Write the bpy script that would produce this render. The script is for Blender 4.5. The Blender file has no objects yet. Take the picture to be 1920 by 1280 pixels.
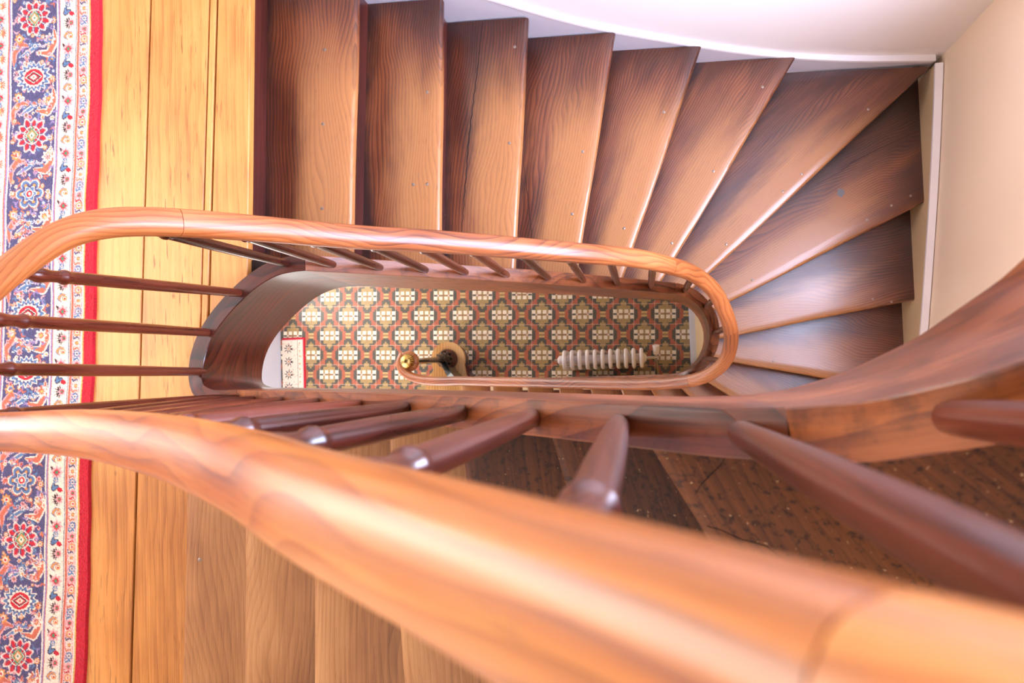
import bpy, bmesh, math, random
import numpy as np
from mathutils import Vector, Matrix
random.seed(7); np.random.seed(7)
sc = bpy.context.scene
COL = sc.collection
# ------------------------------------------------------------------ camera
cam_d = bpy.data.cameras.new('camera'); cam = bpy.data.objects.new('camera', cam_d); COL.objects.link(cam)
Rb = Matrix(((0.98722, 0.03594, 0.15524), (-0.02963, 0.99864, -0.04278), (-0.15657, 0.03763, 0.98695)))
_x = Vector((Rb[0][0], Rb[1][0], Rb[2][0])).normalized(); _z = Vector((Rb[0][2], Rb[1][2], Rb[2][2])).normalized()
_y = _z.cross(_x).normalized(); _x = _y.cross(_z).normalized()
CAMZ = 6.0773
M4 = Matrix(((_x.x, _y.x, _z.x, 0), (_x.y, _y.y, _z.y, 0), (_x.z, _y.z, _z.z, CAMZ), (0, 0, 0, 1)))
cam.matrix_world = M4
cam_d.lens = 36 * 1550 / 1920; cam_d.sensor_width = 36; cam_d.clip_start = 0.01; cam_d.clip_end = 50
cam_d.dof.use_dof = True; cam_d.dof.focus_distance = 2.2; cam_d.dof.aperture_fstop = 8.0
sc.camera = cam
# ------------------------------------------------------------------ world, exposure
w = bpy.data.worlds.new('world'); sc.world = w; w.use_nodes = True
bg = w.node_tree.nodes['Background']; bg.inputs[0].default_value = (0.93, 0.95, 1.0, 1); bg.inputs[1].default_value = 0.8
sc.view_settings.view_transform = 'Standard'; sc.view_settings.look = 'None'
sc.view_settings.exposure = -0.12; sc.view_settings.gamma = 1.0; sc.view_settings.use_curve_mapping = False
sc.cycles.use_denoising = True; sc.cycles.max_bounces = 8; sc.cycles.caustics_reflective = False; sc.cycles.caustics_refractive = False
WINDOW_RIGHT = ((0.64, 0.71, 1.0), 33.0)     # colour and strength of the daylight in the two windows
WINDOW_LEFT = ((1.0, 0.95, 0.88), 11.0)
HALL_DAYLIGHT = ((1.0, 0.97, 0.93), 12.5)
# ------------------------------------------------------------------ helpers
def srgb(r, g, b):
    f = lambda c: ((c/255)/12.92 if c/255 <= 0.04045 else ((c/255+0.055)/1.055)**2.4)
    return (f(r), f(g), f(b), 1)
def newmat(name):
    m = bpy.data.materials.new(name); m.use_nodes = True
    return m, m.node_tree.nodes, m.node_tree.links, m.node_tree.nodes['Principled BSDF']
def plain(name, col, rough=0.5, metal=0.0, noise=0.0, spec=0.5, coat=0.0, nscale=6.0, bump=0.0):
    m, n, l, b = newmat(name)
    b.inputs['Base Color'].default_value = col; b.inputs['Roughness'].default_value = rough
    b.inputs['Metallic'].default_value = metal; b.inputs['Specular IOR Level'].default_value = spec
    b.inputs['Coat Weight'].default_value = coat
    tc = n.new('ShaderNodeTexCoord'); ns = n.new('ShaderNodeTexNoise'); ns.inputs['Scale'].default_value = nscale; ns.inputs['Detail'].default_value = 4
    l.new(tc.outputs['Object'], ns.inputs['Vector'])
    if noise:
        mx = n.new('ShaderNodeMix'); mx.data_type = 'RGBA'
        mx.inputs[6].default_value = tuple(c*(1-noise) for c in col[:3])+(1,); mx.inputs[7].default_value = tuple(min(1, c*(1+noise*.5)) for c in col[:3])+(1,)
        l.new(ns.outputs['Fac'], mx.inputs[0]); l.new(mx.outputs[2], b.inputs['Base Color'])
    if bump:
        bp = n.new('ShaderNodeBump'); bp.inputs['Strength'].default_value = bump; bp.inputs['Distance'].default_value = 0.004
        l.new(ns.outputs['Fac'], bp.inputs['Height']); l.new(bp.outputs[0], b.inputs['Normal'])
    return m
def emit(name, col, strength):
    m, n, l, b = newmat(name)
    b.inputs['Base Color'].default_value = (0, 0, 0, 1)
    b.inputs['Emission Color'].default_value = col; b.inputs['Emission Strength'].default_value = strength
    return m
class G:                       # tiny node-graph helper
    def __init__(s, n, l): s.n, s.l = n, l
    def put(s, sock, v):
        if hasattr(v, 'links') or hasattr(v, 'is_output'): s.l.new(v, sock)
        else: sock.default_value = v
    def m(s, op, a, b=0.0, c=0.0, clamp=False):
        x = s.n.new('ShaderNodeMath'); x.operation = op; x.use_clamp = clamp
        s.put(x.inputs[0], a); s.put(x.inputs[1], b); s.put(x.inputs[2], c); return x.outputs[0]
    def xyz(s, a, b, c=0.0):
        x = s.n.new('ShaderNodeCombineXYZ'); s.put(x.inputs[0], a); s.put(x.inputs[1], b); s.put(x.inputs[2], c); return x.outputs[0]
    def noise(s, v, scale=1.0, detail=2.0, rough=0.5, dist=0.0):
        x = s.n.new('ShaderNodeTexNoise'); s.l.new(v, x.inputs['Vector']); x.inputs['Scale'].default_value = scale
        x.inputs['Detail'].default_value = detail; x.inputs['Roughness'].default_value = rough; x.inputs['Distortion'].default_value = dist; return x.outputs['Fac']
    def mix(s, f, a, b, mode='MIX'):
        x = s.n.new('ShaderNodeMix'); x.data_type = 'RGBA'; x.blend_type = mode
        s.put(x.inputs[0], f); s.put(x.inputs[6], a); s.put(x.inputs[7], b); return x.outputs[2]
    def ss(s, v, a, b):
        x = s.n.new('ShaderNodeMapRange'); x.interpolation_type = 'SMOOTHSTEP'; s.put(x.inputs[0], v)
        x.inputs[1].default_value = a; x.inputs[2].default_value = b; return x.outputs[0]
def wood(name, dark, mid, light, ring=38.0, wob=6.0, rough=0.35, coat=0.25, wear=None, wearcol=None, stain=0.0, stainscale=14.0, contrast=1.0, speck=0.0, bump=0.25, roughvar=0.2, tone=0.25, coatrough=0.2, knots=0.0):
    m, n, l, b = newmat(name); g = G(n, l)
    uv = n.new('ShaderNodeUVMap'); uv.uv_map = 'grain'; sp = n.new('ShaderNodeSeparateXYZ'); l.new(uv.outputs[0], sp.inputs[0])
    oi = n.new('ShaderNodeObjectInfo'); rnd = oi.outputs['Random']
    u = g.m('MULTIPLY_ADD', rnd, 37.0, sp.outputs[0]); v = g.m('MULTIPLY_ADD', rnd, 13.0, sp.outputs[1])
    n1 = g.noise(g.xyz(g.m('MULTIPLY', u, 1.5), g.m('MULTIPLY', v, 3.2), rnd), 1.0, 2.0, 0.5, 0.4)
    r = g.m('MULTIPLY_ADD', v, ring, g.m('MULTIPLY', n1, wob))
    fr = g.m('FRACT', r); saw = g.m('POWER', fr, 2.2)
    saw = g.m('MULTIPLY', saw, g.m('SUBTRACT', 1.0, g.ss(fr, .93, 1.0)))
    fine = g.noise(g.xyz(g.m('MULTIPLY', u, 5.0), g.m('MULTIPLY', v, 240.0), rnd), 1.0, 3.0, 0.6)
    big = g.noise(g.xyz(g.m('MULTIPLY', u, 1.6), g.m('MULTIPLY', v, 3.4), g.m('ADD', rnd, 4.0)), 1.0, 3.0, 0.55)
    pore = g.ss(g.noise(g.xyz(g.m('MULTIPLY', u, 26.0), g.m('MULTIPLY', v, 520.0), rnd), 1.0, 1.0, 0.5), 0.62, 0.75)
    big = g.ss(big, .28, .72)
    f = g.m('MULTIPLY_ADD', saw, -0.55*contrast, g.m('MULTIPLY_ADD', fine, 0.55, g.m('MULTIPLY_ADD', big, 0.55, 0.05)))
    f = g.m('MULTIPLY_ADD', g.m('SUBTRACT', rnd, .5), tone, f, clamp=True)
    cr = n.new('ShaderNodeValToRGB'); e = cr.color_ramp.elements
    e[0].position = 0.08; e[0].color = dark; e[1].position = 0.85; e[1].color = light
    k = cr.color_ramp.elements.new(0.45); k.color = mid
    l.new(f, cr.inputs[0]); col = cr.outputs[0]
    if wear is not None:
        w2 = n.new('ShaderNodeUVMap'); w2.uv_map = 'place'; s2 = n.new('ShaderNodeSeparateXYZ'); l.new(w2.outputs[0], s2.inputs[0])
        nn = g.noise(g.xyz(g.m('MULTIPLY', u, 3.0), g.m('MULTIPLY', v, 14.0), rnd), 1.0, 3.0, 0.6)
        s_ = g.m('ADD', s2.outputs[0], g.m('MULTIPLY_ADD', nn, .5, -.25)); t_ = g.m('ADD', s2.outputs[1], g.m('MULTIPLY_ADD', nn, .3, -.15))
        mask = g.m('MULTIPLY', g.ss(s_, .26, .62), g.m('SUBTRACT', 1.0, g.ss(t_, .55, .90)))
        wc = g.mix(g.m('MULTIPLY', saw, .45*contrast), wearcol, mid); wc = g.mix(g.m('MULTIPLY', fine, .25), wc, light)
        dk = g.mix(g.m('SUBTRACT', 1.0, g.ss(s_, .02, .22)), col, dark)
        dk = g.mix(g.m('MULTIPLY', g.ss(t_, .85, 1.0), .6), dk, dark)
        col = g.mix(g.m('MULTIPLY', mask, wear), dk, wc)
    if stain:
        st = g.ss(g.noise(g.xyz(u, v, rnd), stainscale, 6.0, 0.65), .5, .66)
        col = g.mix(g.m('MULTIPLY', st, stain), col, tuple(c*.22 for c in dark[:3])+(1,))
    if knots:
        stv = g.m('MULTIPLY', g.ss(g.noise(g.xyz(g.m('MULTIPLY', u, 11.0), g.m('MULTIPLY', v, 150.0), rnd), 1.0, 2.0, .6), .60, .70), g.ss(g.noise(g.xyz(g.m('MULTIPLY', u, 1.7), g.m('MULTIPLY', v, 6.0), rnd), 1.0, 2.0, .5), .42, .62))
        col = g.mix(g.m('MULTIPLY', stv, knots), col, tuple(c*.35 for c in dark[:3])+(1,))
        vo = n.new('ShaderNodeTexVoronoi'); vo.inputs['Scale'].default_value = 5.5; l.new(g.xyz(g.m('MULTIPLY', u, .62), v, 0.0), vo.inputs['Vector']); dd = vo.outputs['Distance']
        kn = g.m('SUBTRACT', 1.0, g.ss(dd, .03, .055)); col = g.mix(g.m('MULTIPLY', kn, knots), col, tuple(c*.55 for c in dark[:3])+(1,))
    if speck:
        sk = g.ss(g.noise(g.xyz(u, v, rnd), 170.0, 1.0, 0.5), .72, .8)
        col = g.mix(g.m('MULTIPLY', sk, speck), col, srgb(225, 190, 140))
    col = g.mix(g.m('MULTIPLY', pore, .35), col, dark)
    l.new(col, b.inputs['Base Color'])
    l.new(g.m('MULTIPLY_ADD', big, roughvar, rough-.5*roughvar), b.inputs['Roughness'])
    b.inputs['Coat Weight'].default_value = coat; b.inputs['Coat Roughness'].default_value = coatrough
    bp = n.new('ShaderNodeBump'); bp.inputs['Strength'].default_value = bump; bp.inputs['Distance'].default_value = 0.0006
    l.new(g.m('SUBTRACT', fine, g.m('MULTIPLY', saw, .6)), bp.inputs['Height']); l.new(bp.outputs[0], b.inputs['Normal'])
    return m
def vcol_mat(name, rough=0.6, fuzz=0.0, grout=None):
    m, n, l, b = newmat(name); g = G(n, l)
    a = n.new('ShaderNodeAttribute'); a.attribute_name = 'dye'
    tc = n.new('ShaderNodeTexCoord'); col = a.outputs['Color']
    nz = g.noise(tc.outputs['Object'], 9.0 if grout else 420.0, 3.0, .6)
    col = g.mix(g.m('MULTIPLY', nz, .28 if grout else .3), col, (0.45, .38, .3, 1) if grout else (0.25, 0.2, .22, 1), 'MULTIPLY')
    h = nz
    if grout:
        sp = n.new('ShaderNodeSeparateXYZ'); l.new(tc.outputs['Object'], sp.inputs[0])
        def line(c, per, wd):
            t = g.m('FRACT', g.m('DIVIDE', c, per)); t = g.m('ABSOLUTE', g.m('SUBTRACT', t, .5)); return g.m('GREATER_THAN', t, .5-wd/per/2)
        small = g.m('MAXIMUM', line(sp.outputs[0], grout/22, .0009), line(sp.outputs[1], grout/22, .0009))
        bigl = g.m('MAXIMUM', line(sp.outputs[0], grout, .0026), line(sp.outputs[1], grout, .0026))
        col = g.mix(g.m('MULTIPLY', small, .22), col, srgb(190, 165, 140)); col = g.mix(g.m('MULTIPLY', bigl, .8), col, srgb(226, 196, 170))
        h = g.m('SUBTRACT', 1.0, small)
    l.new(col, b.inputs['Base Color']); b.inputs['Roughness'].default_value = rough
    if fuzz: b.inputs['Sheen Weight'].default_value = fuzz; b.inputs['Specular IOR Level'].default_value = .15
    bp = n.new('ShaderNodeBump'); bp.inputs['Strength'].default_value = .5; bp.inputs['Distance'].default_value = .0006 if grout else .003
    l.new(h, bp.inputs['Height']); l.new(bp.outputs[0], b.inputs['Normal'])
    return m
def link(name, me, mat, parent=None, smooth=False):
    o = bpy.data.objects.new(name, me); COL.objects.link(o)
    if mat is not None and not me.materials: me.materials.append(mat)
    if parent is not None: o.parent = parent
    if smooth: me.polygons.foreach_set('use_smooth', [True]*len(me.polygons))
    return o
def mesh(name, verts, faces, mat, parent=None, uv=None, place=None, smooth=False, flat_idx=None):
    """uv / place: per-vertex tuples."""
    me = bpy.data.meshes.new(name); me.from_pydata([tuple(v) for v in verts], [], faces)
    for nm, data in (('grain', uv), ('place', place)):
        if data is not None:
            L = me.uv_layers.new(name=nm); li = np.zeros(len(me.loops), int); me.loops.foreach_get('vertex_index', li)
            L.data.foreach_set('uv', np.array(data, float)[li][:, :2].ravel())
    bm = bmesh.new(); bm.from_mesh(me); bmesh.ops.recalc_face_normals(bm, faces=bm.faces); bm.to_mesh(me); bm.free()
    o = link(name, me, mat, parent, smooth)
    return o
def autosmooth(o, ang=35):
    me = o.data; me.polygons.foreach_set('use_smooth', [True]*len(me.polygons))
    bm = bmesh.new(); bm.from_mesh(me)
    for e in bm.edges:
        if len(e.link_faces) == 2 and e.calc_face_angle(0) > math.radians(ang): e.smooth = False
        elif len(e.link_faces) != 2: e.smooth = False
    bm.to_mesh(me); bm.free()
def box(name, p0, p1, mat, parent=None, axis=0):
    x0, y0, z0 = p0; x1, y1, z1 = p1
    v = [(x0,y0,z0),(x1,y0,z0),(x1,y1,z0),(x0,y1,z0),(x0,y0,z1),(x1,y0,z1),(x1,y1,z1),(x0,y1,z1)]
    f = [(0,3,2,1),(4,5,6,7),(0,1,5,4),(1,2,6,5),(2,3,7,6),(3,0,4,7)]
    uv = [(q[axis], q[1-axis] + q[2]*1.0) for q in v]
    return mesh(name, v, f, mat, parent, uv)
def prism(name, poly, z0, z1, mat, parent=None, dirv=(0, 1), bevel=0.0):
    """plan polygon extruded between z0 and z1, grain along dirv."""
    n = len(poly); v = [(p[0], p[1], z0) for p in poly] + [(p[0], p[1], z1) for p in poly]
    f = [tuple(range(n))[::-1], tuple(range(n, 2*n))] + [(i, (i+1) % n, n+(i+1) % n, n+i) for i in range(n)]
    dx, dy = dirv; uv = [(q[0]*dx+q[1]*dy, -q[0]*dy+q[1]*dx+q[2]) for q in v]
    o = mesh(name, v, f, mat, parent, uv)
    return o
def wallpoly(name, P, U, pts, thick, mat, parent=None):
    """vertical slab: plan origin P, plan unit direction U, outline pts (s, z), thickness along the left normal of U."""
    U = Vector(U).normalized(); Nn = Vector((-U.y, U.x)); v = []
    for off in (0, thick):
        for s, z in pts: v.append((P[0]+U.x*s+Nn.x*off, P[1]+U.y*s+Nn.y*off, z))
    n = len(pts); f = [tuple(range(n)), tuple(range(n, 2*n))[::-1]] + [(i, (i+1) % n, n+(i+1) % n, n+i) for i in range(n)]
    uv = [(s, z) for s, z in pts]*2
    return mesh(name, v, f, mat, parent, uv)
def catmull(P, step):
    P = [Vector(p) for p in P]; out = []
    Q = [P[0]*2-P[1]] + P + [P[-1]*2-P[-2]]
    for i in range(1, len(Q)-2):
        a, b, c, d = Q[i-1], Q[i], Q[i+1], Q[i+2]; k = max(1, int((c-b).length/step))
        for j in range(k):
            t = j/k; out.append(.5*((2*b)+(c-a)*t+(2*a-5*b+4*c-d)*t*t+(3*b-a-3*c+d)*t**3))
    out.append(P[-1]); return out
def resample(P, step):
    L = [0]
    for a, b in zip(P, P[1:]): L.append(L[-1]+(Vector(b)-Vector(a)).length)
    n = max(2, int(L[-1]/step)+1); A = np.array([tuple(p) for p in P]); s = np.linspace(0, L[-1], n)
    return [Vector([np.interp(x, L, A[:, k]) for k in range(A.shape[1])]) for x in s], s
def smooth_path(P, it=2):
    for _ in range(it): P = [P[0]] + [(P[i-1]+2*P[i]+P[i+1])/4 for i in range(1, len(P)-1)] + [P[-1]]
    return P
def tube(name, path, prof, mat, parent=None, cap=True, upright=True, taper=None):
    """sweep closed 2D profile (side, up) along a 3D path; side stays horizontal."""
    path = [Vector(p) for p in path]; n = len(prof); V = []; UV = []; F = []
    per = [0]
    for i in range(n): per.append(per[-1]+math.dist(prof[i], prof[(i+1) % n]))
    acc = 0
    for i, p in enumerate(path):
        t = (path[min(i+1, len(path)-1)]-path[max(i-1, 0)]).normalized()
        if upright or abs(t.z) < .9: side = t.cross(Vector((0, 0, 1)))
        else: side = Vector((1, 0, 0))
        if side.length < 1e-4: side = Vector((1, 0, 0))
        side.normalize(); up = side.cross(t).normalized()
        if i: acc += (p-path[i-1]).length
        k = taper[i] if taper else 1.0
        for j in range(n+1):
            a, b_ = prof[j % n]; V.append(p+side*a*k+up*b_*k); UV.append((acc, per[j]))
    m = n+1
    for i in range(len(path)-1):
        for j in range(n): F.append((i*m+j, i*m+j+1, (i+1)*m+j+1, (i+1)*m+j))
    if cap:
        F.append(tuple(range(n))); F.append(tuple((len(path)-1)*m+j for j in range(n))[::-1])
    me = bpy.data.meshes.new(name); me.from_pydata([tuple(v) for v in V], [], F)
    L = me.uv_layers.new(name='grain'); li = np.zeros(len(me.loops), int); me.loops.foreach_get('vertex_index', li)
    L.data.foreach_set('uv', np.array(UV)[li].ravel())
    bm = bmesh.new(); bm.from_mesh(me); bmesh.ops.remove_doubles(bm, verts=bm.verts, dist=1e-6); bmesh.ops.recalc_face_normals(bm, faces=bm.faces); bm.to_mesh(me); bm.free()
    o = link(name, me, mat, parent); autosmooth(o, 50); return o
def circ(r, n=12, ry=None): return [(r*math.cos(2*math.pi*i/n), (ry or r)*math.sin(2*math.pi*i/n)) for i in range(n)]
def lathe_mesh(name, prof, n, mat):
    """prof: list of (radius, z) bottom to top."""
    V = []; UV = []; F = []
    for r, z in prof:
        for j in range(n+1):
            a = 2*math.pi*j/n; V.append((r*math.cos(a), r*math.sin(a), z)); UV.append((z, .015*a))
    m = n+1
    for i in range(len(prof)-1):
        for j in range(n): F.append((i*m+j, i*m+j+1, (i+1)*m+j+1, (i+1)*m+j))
    F.append(tuple(range(n))[::-1]); F.append(tuple((len(prof)-1)*m+j for j in range(n)))
    me = bpy.data.meshes.new(name); me.from_pydata(V, [], F)
    L = me.uv_layers.new(name='grain'); li = np.zeros(len(me.loops), int); me.loops.foreach_get('vertex_index', li)
    L.data.foreach_set('uv', np.array(UV)[li].ravel())
    bm = bmesh.new(); bm.from_mesh(me); bmesh.ops.remove_doubles(bm, verts=bm.verts, dist=1e-6); bmesh.ops.recalc_face_normals(bm, faces=bm.faces)
    for f in bm.faces: f.smooth = True
    for e in bm.edges:
        if len(e.link_faces) == 2 and e.calc_face_angle(0) > 1.0: e.smooth = False
    bm.to_mesh(me); bm.free(); me.materials.append(mat); return me
def thing(name, label, cat, loc=(0, 0, 0), group=None):
    o = bpy.data.objects.new(name, None); COL.objects.link(o); o.empty_display_size = .1; o.location = loc
    o['label'] = label; o['category'] = cat
    if group: o['group'] = group
    return o
def keep(root):
    """children were modelled in world coordinates: make them relative to the root's place."""
    for c in root.children: c.location = Vector(c.location)-Vector(root.location)
def tag(o, label, cat, group=None):
    o['label'] = label; o['category'] = cat
    if group: o['group'] = group
def struct(o, label=None):
    o['kind'] = 'structure'
    if label: o['label'] = label
    return o
# ------------------------------------------------------------------ materials
M_pine = wood('pine_boards', srgb(148, 86, 36), srgb(202, 136, 66), srgb(224, 162, 90), ring=34, wob=3.5, rough=.42, coat=.1, contrast=.3, bump=.15, tone=.1, stain=.0, knots=.75)
M_tread = wood('elm_treads', srgb(46, 17, 8), srgb(96, 44, 21), srgb(140, 78, 40), ring=95, wob=18, rough=.38, coat=.55, wear=.9, wearcol=srgb(184, 122, 64), contrast=.85, tone=.12, coatrough=.22)
M_tread_up = wood('worn_upper_treads', srgb(112, 68, 36), srgb(164, 112, 64), srgb(196, 146, 94), ring=70, wob=14, rough=.42, coat=.1, contrast=.3, tone=.12)
M_tread_old_shaded = wood('speckled_shaded_treads', srgb(34, 15, 5), srgb(86, 46, 18), srgb(130, 76, 32), ring=70, wob=14, rough=.6, coat=.0, contrast=.3, stain=.7, stainscale=120, speck=.6, tone=.08)  # speckled old wood, base also darkened for the dim light there
M_riser = wood('dark_risers', srgb(36, 10, 8), srgb(66, 22, 16), srgb(92, 36, 24), ring=40, wob=5, rough=.35, coat=.2, contrast=.5)
M_string = wood('stair_string', srgb(50, 20, 8), srgb(104, 50, 23), srgb(152, 86, 42), ring=30, wob=16, rough=.38, coat=.2, contrast=.6, stain=.45, stainscale=18)
M_rail = wood('handrail_elm', srgb(84, 36, 14), srgb(152, 80, 36), srgb(186, 112, 58), ring=70, wob=16, rough=.4, coat=.15, contrast=.7, tone=.05, bump=.1, coatrough=.15)
M_rail_warmlit = wood('warm_lit_handrail', srgb(116, 60, 20), srgb(188, 112, 46), srgb(218, 148, 74), ring=55, wob=14, rough=.36, coat=.2, contrast=.55, tone=.05, bump=.1, coatrough=.2)  # rail wood with the warm light on the upper rail mixed into its colour
M_string_dark = wood('red_brown_string', srgb(34, 10, 5), srgb(80, 28, 13), srgb(124, 54, 24), ring=30, wob=20, rough=.4, coat=.15, contrast=.6)  # string wood darkened in colour to offset the strong hall light here
M_bal = wood('dark_balusters', srgb(30, 9, 6), srgb(68, 24, 14), srgb(100, 42, 24), ring=50, wob=5, rough=.3, coat=.3, contrast=.5, tone=.5, coatrough=.15)
M_step = wood('pale_first_step', srgb(150, 100, 50), srgb(196, 146, 88), srgb(220, 176, 120), ring=50, wob=6, rough=.4, coat=.1, contrast=.5)
M_wallw = plain('white_wall_paint', srgb(230, 223, 220), .6, noise=.04, nscale=2.0, bump=.1)
M_wallc = plain('cream_wall_paint', srgb(246, 222, 194), .6, noise=.04, nscale=2.0, bump=.1)
M_trimw_shaded = plain('shaded_white_gloss', srgb(204, 200, 208), .35, noise=.05, nscale=5)  # white paint greyed with the bluish shade on the trim face
M_trimc = plain('cream_gloss_paint', srgb(226, 196, 152), .4, noise=.06, nscale=4)
M_capw = plain('bright_white_gloss', srgb(244, 240, 244), .3)
M_grey = plain('pale_blue_grey_paint', srgb(206, 208, 224), .5, noise=.03)
M_dark = plain('dark_gap', srgb(28, 14, 8), .9)
M_iron = plain('black_cast_iron', srgb(20, 16, 14), .25, metal=.3, coat=.4)
M_brass = plain('aged_brass', srgb(206, 170, 96), .24, metal=1.0, noise=.2, nscale=40)
M_chrome = plain('nickel', srgb(196, 186, 172), .25, metal=1.0)
M_rad = plain('radiator_enamel', srgb(226, 214, 210), .3, coat=.3, noise=.03)
M_nail = plain('nail_steel', srgb(150, 132, 118), .35, metal=.7, noise=.3, nscale=200)
M_plug = plain('grey_metal_patch', srgb(112, 108, 108), .5, metal=.3)
M_rug = vcol_mat('wool_rug', .9, .3); M_tiles = vcol_mat('encaustic_tiles', .3, 0, .15)
M_winR = emit('window_daylight_cool', WINDOW_RIGHT[0]+(1,), WINDOW_RIGHT[1]); M_winL = emit('window_daylight_warm', WINDOW_LEFT[0]+(1,), WINDOW_LEFT[1])

R = .185; ZL = 21*R                 # riser height, landing height
YF, YB = -.95, 1.25
YT = YF+.004                        # where the treads of both flights stop at the front wall                 # front and back wall lines
XL, XR = -2.78, 1.19
# ------------------------------------------------------------------ the room
def wall_with_hole(name, axis, c, thick, a0, a1, z0, z1, hole, mat):
    """wall on plane x=c (axis 0) or y=c (axis 1) with one rectangular window hole."""
    ha0, ha1, hz0, hz1 = hole; V = []; F = []
    As = [a0, ha0, ha1, a1]; Zs = [z0, hz0, hz1, z1]
    def P(k, a, z): return (c+k*thick, a, z) if axis == 0 else (a, c+k*thick, z)
    for k in (0, 1):
        for z in Zs:
            for a in As: V.append(P(k, a, z))
    for k in (0, 1):
        for i in range(3):
            for j in range(3):
                if i == 1 and j == 1: continue
                b = k*16+j*4+i; F.append((b, b+1, b+5, b+4))
    for (p, q) in ((5, 6), (6, 10), (10, 9), (9, 5)): F.append((p, q, q+16, p+16))
    for (p, q) in ((0, 3), (3, 15), (15, 12), (12, 0)): F.append((p, q, q+16, p+16))
    return struct(mesh(name, V, F, mat))
def window(name, axis, c, thick, hole, mat_pane, label, nb=1):
    a0, a1, z0, z1 = hole; root = bpy.data.objects.new(name, None); COL.objects.link(root); struct(root, label)
    def B(nm, aa, ab, za, zb, ca, cb, m):
        p = (min(ca, cb), aa, za); q = (max(ca, cb), ab, zb)
        if axis == 1: p = (aa, p[0], za); q = (ab, q[0], zb)
        return box(nm, p, q, m, root)
    ci = c+thick*.45; cj = c+thick*.75; t = .05
    B('window_frame', a0, a0+t, z0, z1, ci, cj, M_capw); B('window_frame', a1-t, a1, z0, z1, ci, cj, M_capw)
    B('window_frame', a0+t, a1-t, z0, z0+t, ci, cj, M_capw); B('window_frame', a0+t, a1-t, z1-t, z1, ci, cj, M_capw)
    for k in range(nb):
        am = a0+(a1-a0)*(k+1)/(nb+1); B('glazing_bar', am-.015, am+.015, z0+t, z1-t, ci, cj, M_capw)
    B('pane', a0+t, a1-t, z0+t, z1-t, c+thick*.6, c+thick*.66, mat_pane)
    B('window_sill', a0-.03, a1+.03, z0-.04, z0, c-thick*.15, c+thick*.45, M_capw)
HOLE_R = (-.15, .85, 3.65, 6.9)
wall_with_hole('wall_right', 0, XR+.03, .22, YF-.1, YB+.15, 0, 7.6, HOLE_R, M_wallc)
window('window_1', 0, XR+.03, .22, HOLE_R, M_winR, 'tall window above the turning steps in the cream wall')
M_hall = emit('hall_daylight', HALL_DAYLIGHT[0]+(1,), HALL_DAYLIGHT[1])
HOLE_L = (-.1, 1.15, 4.35, 6.6)
wall_with_hole('wall_left', 0, XL, -.22, YF-.1, YB+.15, 0, 7.6, HOLE_L, M_grey)
window('window_2', 0, XL, -.22, HOLE_L, M_winL, 'wide landing window behind the patterned rug', 2)
struct(wallpoly('wall_back', (XL, 1.262), (XR+.03-XL, -.037), [(0, 0), (4.0, 0), (4.0, 7.6), (0, 7.6)], .12, M_wallw))
struct(box('wall_front', (XL, YF-.1, 0), (XR+.03, YF, 7.6), M_wallc))
def hall_opening(name, x0, x1, y0, y1, z0, z1, axis, label, nbar):
    root = bpy.data.objects.new(name, None); COL.objects.link(root); struct(root, label)
    box('pane', (x0, y0, z0), (x1, y1, z1), M_hall, root)
    for k in range(nbar+1):
        z = z0+(z1-z0)*k/nbar
        if axis == 0: box('glazing_bar', (x0, y0, z-.02), (x1+.02, y1, z+.02), M_capw, root)
        else: box('glazing_bar', (x0, y1, z-.02), (x1, y0+.02, z+.02), M_capw, root)
    for k in (0, 1, 2):
        if axis == 0: y = y0+(y1-y0)*k/2; box('door_frame', (x0, y-.03, z0), (x1+.025, y+.03, z1), M_capw, root)
        else: x = x0+(x1-x0)*k/2; box('window_frame', (x-.03, y1, z0), (x+.03, y0+.025, z1), M_capw, root)
hall_opening('door_1', XL, XL+.02, .48, 1.14, .25, 2.5, 0, 'glazed entrance door of the hall', 4)
hall_opening('added_hall_pane', -2.6, -1.75, YF+.02, YF, .5, 2.5, 1, 'added glowing pane on the front wall lighting the hall', 3)  # unseen pane added to light the hall and give the curved stringer its sheen
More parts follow.
